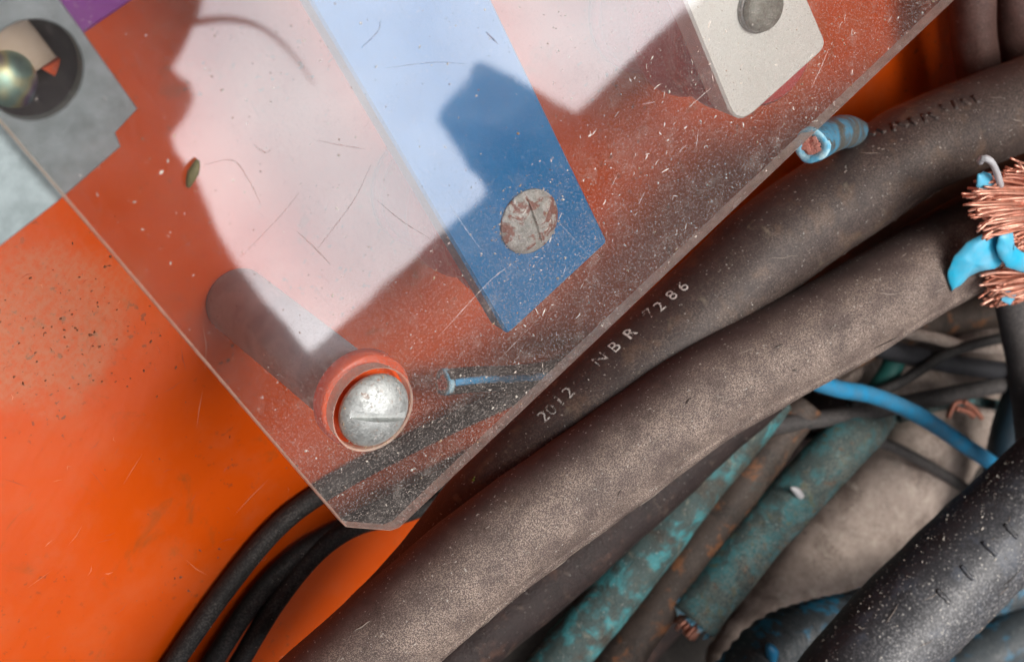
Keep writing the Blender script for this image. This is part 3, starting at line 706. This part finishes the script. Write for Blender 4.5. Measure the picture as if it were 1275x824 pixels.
for k in range(9):                           # illegible moulded marks along its middle
    q = .24+.052*k; i = int(q*(len(KC)-1)); a = va-up_side*(.05+.1*rnd.random())
    t, s, u = KFm[i]; C2 = []
    for j in range(6):
        b = math.pi*(.15+.7*j/5); p_ = KC[i]+t*(.9*math.sin(b)*(.5+.5*rnd.random())*.6); aa = a+(.17*math.cos(b))
        C2.append(p_+(s*math.cos(aa)+u*math.sin(aa))*(KR+.02))
    mesh('moulded_mark', tube(C2, .6, 8, .5, .4), rubber_black, bk)

def scuffs(P, r, n, seed, a0, a1, lmin=1., lmax=7.):
    rnd_ = random.Random(seed); C = path(P, .6); FR = frames(C); out = []
    while len(out) < n:
        i = rnd_.randrange(20, len(C)-20); a = rnd_.uniform(a0, a1); L_ = lmin+(lmax-lmin)*rnd_.random()**3; sl_ = rnd_.gauss(0, .35); pts_ = []
        rr = r(i/(len(C)-1)) if callable(r) else r
        for k in range(5):
            q = int(i+L_*(k/4-.5)/.6); q = min(len(C)-1, max(0, q)); t, s_, u = FR[q]; aa = a+sl_*L_*(k/4-.5)/rr+rnd_.uniform(-.01, .01)
            pts_.append(C[q]+(s_*math.cos(aa)+u*math.sin(aa))*(rr*1.008))
        if (pts_[0]-pts_[-1]).length > .4: out.append(tube(pts_, lambda t_, w_=rnd_.uniform(.05, .13): w_*(.25+math.sin(math.pi*t_)), 5, 0, .2))
    return join(out)
scuff_p = plain('pale_scuff', (.30, .25, .215), .8); scuff_d = plain('dark_scuff', (.05, .036, .032), .7)
for o_, P_s, r_s, n1, n2, sd in ((fr_, FP, FRR, 55, 9, 51), (nbr, NP, NR, 45, 8, 52), (bk, KP, KR, 45, 4, 53)):
    tag(mesh('pale_scuff', scuffs(P_s, r_s, n1, sd, .3, 2.8), scuff_p, o_), kind='stuff')
    tag(mesh('dark_scuff', scuffs(P_s, r_s, n2, sd+10, .3, 2.8, 2, 11), scuff_d, o_), kind='stuff')

# thin black cables over the orange panel
TZ = PZ+3
for pts, r, lb in (([(130, 960), (215, 826), (285, 727), (345, 656), (402, 612), (470, 573), (560, 528), (640, 492), (720, 458), (850, 420)], 2.35, 'thin black cable, the outer one of three curving over the orange panel'),
                   ([(205, 930), (262, 828), (318, 745), (372, 690), (432, 655), (520, 612), (620, 562), (720, 520), (860, 440)], 2.3, 'thin black cable, the middle one of three curving over the orange panel'),
                   ([(235, 930), (296, 828), (342, 752), (392, 690), (442, 655), (500, 640), (570, 612), (640, 566), (760, 500)], 2.2, 'thin black cable, the inner one of three curving over the orange panel')):
    dz = 0 if 'outer' in lb else (1.2 if 'middle' in lb else 3.2)
    t, P = cable('thin_cable', [(x, y, TZ+dz) for x, y in pts], r, thin_black, lb, 20, .02, 'thin black cables on the orange panel')
    tag(mesh('grit', crumbs(P, r, 60, .04, .2, int(dz*10)+3, .5, 2.6), dust_bit, t, smooth=False), kind='stuff')

def cut_face(t, P, r, ins, core, n=19, ratio=.62):
    """pale cut insulation ring and the ends of the copper strands at the start of a cable."""
    d = (P[0]-P[1]).normalized(); c = P[0]; a = d.orthogonal().normalized(); b = d.cross(a)
    V, Fc = [], []; seg = 32
    for rr, h in ((r*1.01, -.8), (r*1.02, .25), (r*.92, .55), (r*ratio, .4), (r*ratio, -.8)):
        for j in range(seg):
            q = 2*math.pi*j/seg; k = rr*(1+.05*math.sin(3*q+1)+.10*noise.noise(Vector((math.cos(q)*2.2, math.sin(q)*2.2, rr))))
            V.append(c+d*h+(a*math.cos(q)+b*math.sin(q))*k)
    for i in range(4):
        for j in range(seg):
            k = (j+1) % seg; Fc.append((i*seg+j, i*seg+k, (i+1)*seg+k, (i+1)*seg+j))
    mesh('cut_insulation', (V, Fc), ins, t)
    rn = random.Random(int(c.x*10)); parts = []
    for i in range(n):
        q, rad = i*2.4, r*ratio*.95*math.sqrt((i+.5)/n); o = (a*math.cos(q)+b*math.sin(q))*rad
        parts.append(tube([c+o-d*.8, c+o+d*rn.uniform(.2, .8)], r*ratio*.24, 7, 0, .1))
    tag(mesh('copper_strands', join(parts), core, t, smooth=False), kind='stuff')

stub_m = cable_mat('blue_streaked_sheath', (.08, .08, .07), (.22, .21, .18), .5, .6, 2000, [((.03, .27, .46), 100, .46, .58, .8)], .3)
# cut blue cable above the thick cable
pts = [(1011, 181, -1), (1026, 173, -4), (1042, 166, -10), (1058, 165, -19), (1076, 178, -30), (1098, 215, -42)]
t, P = cable('cut_cable', pts, 3.6, stub_m, 'grey cable with pale blue cut end poking out above the thick cable', 28, .03)
cut_face(t, P, 3.6, pale_ins, cut_copper, 30, .55)
# cut cable under the sheet
pts = [(553, 476, -45), (590, 472, -45), (640, 470, -46), (700, 462, -47), (790, 440, -48), (900, 380, -48)]
t, P = cable('cut_cable', pts, 2.9, thin_black, 'black cable with blue stripe and cut copper end under the sheet beside the screw', 24, .03)
cut_face(t, P, 2.9, pale_ins, cut_copper, 22, .58)
C_ = path(P, 1.0); f_ = frames(C_)[6]; v_ = (CAM-C_[6]).normalized(); va_ = math.atan2(v_.dot(f_[2]), v_.dot(f_[1]))
mesh('torn_strip', strip(P, 2.9, va_-.35, va_+.15, .02, .6, .15), blue_ins, t)

# heap of corroded cables at lower right
def heap(name, pts, z, r, mat, label, **k):
    return cable(name, [(p[0], p[1], z+(p[2] if len(p) > 2 else 0)) for p in pts], r, mat, label, 36, k.pop('wob', .05), **k)
heap('gap_shade_cable', [(1400, 190), (1290, 222), (1190, 262), (1090, 318), (1000, 380), (900, 450)], -34, 8, plain('gap_shade_sheath', (.035, .036, .028), .6), 'dark olive filler cable added as the shade in the gap between the two thick cables')  # added filler; its dark colour stands for shade on the dusty cable
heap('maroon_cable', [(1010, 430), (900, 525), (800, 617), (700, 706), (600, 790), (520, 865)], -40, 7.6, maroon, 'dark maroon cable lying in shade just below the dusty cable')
heap('verdigris_cable', [(960, 490), (876, 594), (808, 684), (760, 745), (704, 813), (630, 905)], -44, 6.6, teal_bright, 'cable stained bright turquoise, left of the rust stained cable in the heap')
heap('rust_stained_cable', [(1000, 500), (953, 562), (916, 612), (837, 724), (787, 797), (715, 900)], -48, 6.0, rusty, 'brown cable with orange rust stains between the two turquoise cables')
t, P = heap('verdigris_cable', [(862, 772), (893, 732), (938, 676), (990, 618), (1043, 562), (1072, 532, -8), (1092, 506, -22), (1106, 480, -42)], -40, 7.0, teal, 'cut turquoise cable with a white paint nick and frayed copper end in the heap')
C_ = path(P, 1.0); FF_ = frames(C_)
tag(mesh('pale_crust', crumbs(P, 7.0, 260, .08, .45, 41, .2, 2.9), plain('chalky_crust', (.38, .50, .48), .85), t, smooth=False), kind='stuff')
tag(mesh('brown_crust', crumbs(P, 7.0, 160, .08, .5, 42, .2, 2.9), rust_bit, t, smooth=False), kind='stuff')
d = (P[0]-P[1]).normalized(); a_ = d.orthogonal().normalized(); b_ = d.cross(a_)
flk = []; rnd = random.Random(9)
for i in range(16):
    q = i*.8+rnd.random()*.3; rr = 5.6*rnd.uniform(.7, 1.05)
    flk.append((P[0]+d*rnd.uniform(-1.5, 1.2)+(a_*math.cos(q)+b_*math.sin(q))*rr*1.12, rnd.uniform(1.0, 2.0)))
mesh('cracked_rim', blobs(flk, 2), pale_ins, t, smooth=False)
for i in range(14):
    q = i*2.4; rr = 3.6*math.sqrt(i/14)
    o = (a_*math.cos(q)+b_*math.sin(q))*rr
    mesh('strand', tube([P[0]+o-d*1.5, P[0]+o*1.05+d*1.5, P[0]+o*1.15+d*(3.0+rnd.random()*1.4)-Vector((0, 0, .4))], .62, 7, .8, .1), copper, t)
i_ = int(.42*(len(C_)-1)); v_ = (CAM-C_[i_]).normalized(); va_ = math.atan2(v_.dot(FF_[i_][2]), v_.dot(FF_[i_][1]))
q0 = [at(985, 607, -40), at(993, 613, -40), at(1001, 626, -40)]
mesh('paint_nick', tube([p+(CAM-p).normalized()*7.6 for p in q0], lambda t_: .35+.75*math.sin(math.pi*t_), 8, .5, .3), plain('white_nick', (.75, .73, .75), .6), t)
def wrinkle(a, t, c):
    return .9*noise.noise(c*.22)+.8*math.sin(t*95+2*math.sin(a*2))*max(0, math.sin(t*9))**4 + 1.2*noise.noise(c*.045+Vector((3, 3, 3)))
heap('mud_caked_hose', [(1260, 430), (1190, 520), (1125, 595), (1045, 680), (985, 760), (930, 850)], -66, 17.5, beige, 'wide beige mud caked hose behind the turquoise cable', prof=wrinkle, flat=.75, wob=.06, cat='hose')
def ribs(a, t, c): return .28*math.sin(t*240+1.2*math.sin(a*2))
t, P = heap('ribbed_cable', [(868, 920), (922, 846), (970, 800), (1050, 775), (1150, 752), (1280, 720)], -24, 7.6, blueblack, 'ribbed black cable with bright blue patches at the bottom of the heap', prof=ribs, step=.5)
mesh('blue_patch', tube([p+(CAM-p).normalized()*7.4 for p in (at(956, 802, -22), at(962, 812, -22), at(962, 826, -22))], lambda q: .5+1.0*math.sin(math.pi*q), 10, .5, .3), blue_ins, t)
heap('blue_wire', [(960, 455), (1035, 482), (1085, 492), (1140, 515), (1195, 550), (1250, 588), (1320, 650)], -30, 2.2, plain('blue_wire_sheath', (.02, .25, .48), .4, 0, .45, 200, .0001, (.10, .13, .15)), 'thin bright blue wire crossing the heap below the dusty cable')
heap('grey_cable', [(900, 540), (975, 528), (1060, 516), (1150, 498), (1210, 486), (1300, 470)], -44, 2.4, grey_sh, 'thin grey cable crossing behind the bright blue wire')
heap('dark_thin_cable', [(1020, 400), (1095, 432), (1170, 450), (1250, 462), (1340, 470)], -46, 2.7, plain('charcoal_sheath', (.035, .035, .04), .5), 'thin charcoal cable above the grey cable in the shaded heap')
heap('short_brown_cable', [(1010, 470), (1075, 430), (1130, 408), (1200, 392), (1300, 380)], -52, 5.0, rusty, 'brown cable in deep shade under the right end of the dusty cable')
heap('tan_flat_cable', [(1040, 460), (1110, 470), (1180, 478), (1290, 500)], -60, 5.5, beige, 'tan dusty cable seen between the grey and charcoal cables')
heap('green_stub', [(1092, 486), (1106, 466), (1116, 446)], -48, 3.0, plain('green_verdigris', (.02, .14, .12), .6), 'small dark green stub beside the bright blue wire', cat='cable stub')
heap('navy_cable', [(1238, 640), (1250, 560), (1264, 510), (1290, 440)], -40, 5.0, plain('navy_sheath', (.012, .03, .045), .45), 'navy black cable at the right edge above the speckled cable')
heap('rust_brown_cable', [(1140, 600), (1180, 545), (1215, 495), (1262, 430)], -70, 6.0, rusty, 'rust brown cable in shade behind the bright blue wire at right')
heap('thin_dark_wire', [(1060, 500), (1120, 476), (1180, 440), (1250, 420), (1330, 408)], -42, 1.5, thin_black, 'hair thin black wire slanting up to the right behind the bright blue wire', cat='wire')
heap('thin_tan_wire', [(1100, 408), (1160, 420), (1210, 432), (1300, 436)], -44, 1.7, beige, 'thin tan wire in the shade under the right end of the dusty cable', cat='wire')
heap('thin_grey_wire', [(960, 548), (1010, 540), (1070, 544), (1120, 560), (1190, 600), (1260, 650)], -52, 1.6, grey_sh, 'thin grey wire lying on the beige mud caked hose', cat='wire')
heap('thin_teal_wire', [(1120, 520), (1170, 505), (1220, 500), (1300, 520)], -50, 1.5, teal_bright, 'thin turquoise wire behind the curl of bare copper', cat='wire')
cs = thing('copper_offcut', at(1205, 510, -42), 'curl of bare copper wire caught behind the bright blue wire', 'wire offcut')
for pts in ([(1180, 520), (1188, 503), (1196, 500)], [(1200, 500), (1212, 508), (1222, 520)], [(1190, 508), (1204, 512), (1212, 518)]):
    mesh('strand', tube(px([(x, y, -42) for x, y in pts]), .8, 8, .6, .1), copper_dull, cs)
t, P = heap('upright_cable', [(1252, 340), (1264, 400), (1274, 450), (1282, 520), (1290, 600)], -12, 4.2, grey_sh, 'grey cable hanging down at the right edge below the copper strands')
tag(mesh('teal_flecks', crumbs(P, 4.2, 70, .1, .5, 21, .2, 2.9), teal_bright, t, smooth=False), kind='stuff')
# dark cables at top right
heap('brown_cable', [(1228, 150), (1218, 90), (1212, 40), (1212, -40), (1220, -130)], -40, 5.6, redbrown, 'dark brown cable at the top right, next to the orange panel')
heap('brown_cable', [(1280, 140), (1272, 80), (1266, 20), (1266, -60), (1275, -150)], -38, 5.4, redbrown, 'dark brown cable at the top right corner of the picture')
# cables in deep shade that fill the bottom of the tray
for k, (pts, r, mt, lb) in enumerate((
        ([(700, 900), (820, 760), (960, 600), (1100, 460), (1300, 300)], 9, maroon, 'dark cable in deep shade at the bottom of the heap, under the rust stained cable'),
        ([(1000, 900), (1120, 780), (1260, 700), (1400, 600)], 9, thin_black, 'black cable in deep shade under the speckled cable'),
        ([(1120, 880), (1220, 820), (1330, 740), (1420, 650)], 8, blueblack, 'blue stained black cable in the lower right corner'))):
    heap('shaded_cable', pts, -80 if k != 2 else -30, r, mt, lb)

# ---------------------------------------------------------------- cut cable end with frayed copper at right
fx = thing('frayed_cable', at(1300, 290, 6), 'cable end with frayed copper strands and torn cyan insulation at the right edge', 'cable')
mesh('sheath', tube(px([(1330, 285, 6), (1370, 300, 4), (1440, 330, 0), (1520, 380, -10)]), 9.5, 40, 1.2, .03), grey_sh, fx)
rnd = random.Random(17)
def lock(n, root, spread, tips, z0, r=.5, rest=False):
    extra = []
    for i in range(n):
        u_, v_ = rnd.random(), rnd.random()
        x1, y1 = tips(u_, v_); z1 = z0+7*math.sin(math.pi*u_)*v_+rnd.gauss(0, 1.4)
        x0, y0 = root[0]+spread[0]*(rnd.random()-.5), root[1]+spread[1]*(u_-.5)
        b = rnd.gauss(0, 3); g = rnd.gauss(0, 3.5)
        m1 = (x0*.55+x1*.45, y0*.55+y1*.45-3+b*.5); m2 = (x0*.2+x1*.8, y0*.2+y1*.8-2+b)
        vf = tube(px([(x0, y0, z0+2*v_), (*m1, z1+1.0), (*m2, z1+.6), (x1, y1+g, z1+rnd.gauss(0, .6))]), r*rnd.uniform(.8, 1.15), 6, 1.4, .06)
        if rest: extra.append(vf)
        else: mesh('strand', vf, copper, fx)
    if extra: tag(mesh('loose_strands', join(extra), copper, fx), kind='stuff')
tip1 = lambda u_, v_: (1194+abs(u_-.33)*54+46*(1-v_)+64*rnd.random()**3, 222+90*u_+10*(rnd.random()-.5))
tip2 = lambda u_, v_: (1218+38*(1-v_)+28*rnd.random()**2, 332+48*u_)
lock(205, (1318, 262), (30, 60), tip1, 7.5, .31)
lock(16, (1325, 230), (20, 30), lambda u_, v_: (1246+28*v_, 202+26*u_), 8, .3)
lock(75, (1318, 350), (30, 30), tip2, 3.5, .31)
lock(170, (1318, 262), (30, 60), tip1, 5.5, .31, True)
lock(60, (1318, 350), (30, 30), tip2, 2, .31, True)
def flake(outline, zf, th, dome, mat):
    """a torn flat scrap of insulation: wavy sheet with real thickness."""
    n0 = len(outline); O = []
    for i in range(n0):
        a, b = outline[i], outline[(i+1) % n0]
        for k in range(4):
            q = k/4; O.append((a[0]+(b[0]-a[0])*q+1.2*noise.noise(Vector((i+q, 3, 1)))*2, a[1]+(b[1]-a[1])*q+1.2*noise.noise(Vector((i+q, 9, 5)))*2))
    n = len(O); mx, my = sum(p[0] for p in O)/n, sum(p[1] for p in O)/n
    V, Fc = [], []; R_ = (1., .93, .7, .4)
    for lay in (0, -th):
        for f in R_:
            for x, y in O:
                X_, Y_ = mx+(x-mx)*f, my+(y-my)*f; e = dome*(1-f*f)+.5*noise.noise(Vector((X_*.06, Y_*.06, 2)))-(.15 if f == 1. else 0)
                V.append(at(X_, Y_, zf(X_, Y_)+e+lay*(.7 if f == 1. else 1)))
        V.append(at(mx, my, zf(mx, my)+dome+lay))
    m = len(R_)*n+1
    for l in (0, 1):
        o = l*m
        for r_ in range(len(R_)-1):
            for j in range(n):
                k = (j+1) % n; Fc.append((o+r_*n+j, o+r_*n+k, o+(r_+1)*n+k, o+(r_+1)*n+j))
        for j in range(n): Fc.append((o+(len(R_)-1)*n+j, o+(len(R_)-1)*n+(j+1) % n, o+m-1))
    for j in range(n): Fc.append((j, (j+1) % n, m+(j+1) % n, m+j))
    return mesh('insulation_flap', (V, Fc), mat, fx)
flake([(1243, 289), (1222, 292), (1203, 302), (1188, 318), (1180, 337), (1181, 352), (1185, 363), (1195, 356), (1206, 345), (1221, 338), (1238, 335), (1248, 326), (1252, 306)], lambda x, y: 9+.07*(x-1215), .7, .9, cyan_ins)
flake([(1244, 293), (1240, 307), (1244, 321), (1253, 333), (1268, 338), (1292, 342), (1292, 322), (1272, 313), (1263, 305), (1261, 289), (1254, 283)], lambda x, y: 13+.02*(x-1250), .7, .8, cyan_ins)
flake([(1217, 216), (1215, 233), (1227, 237), (1239, 229), (1233, 216), (1224, 213)], lambda x, y: 11, .6, .5, cyan_ins)
flake([(1251, 360), (1246, 374), (1258, 380), (1266, 366)], lambda x, y: 8, .6, .4, cyan_ins)
mesh('fibre', tube(px([(1246, 232, 12), (1241, 214, 14), (1234, 201, 15), (1224, 197, 14), (1220, 202, 13)]), .75, 8, .5, .2), lint, fx)
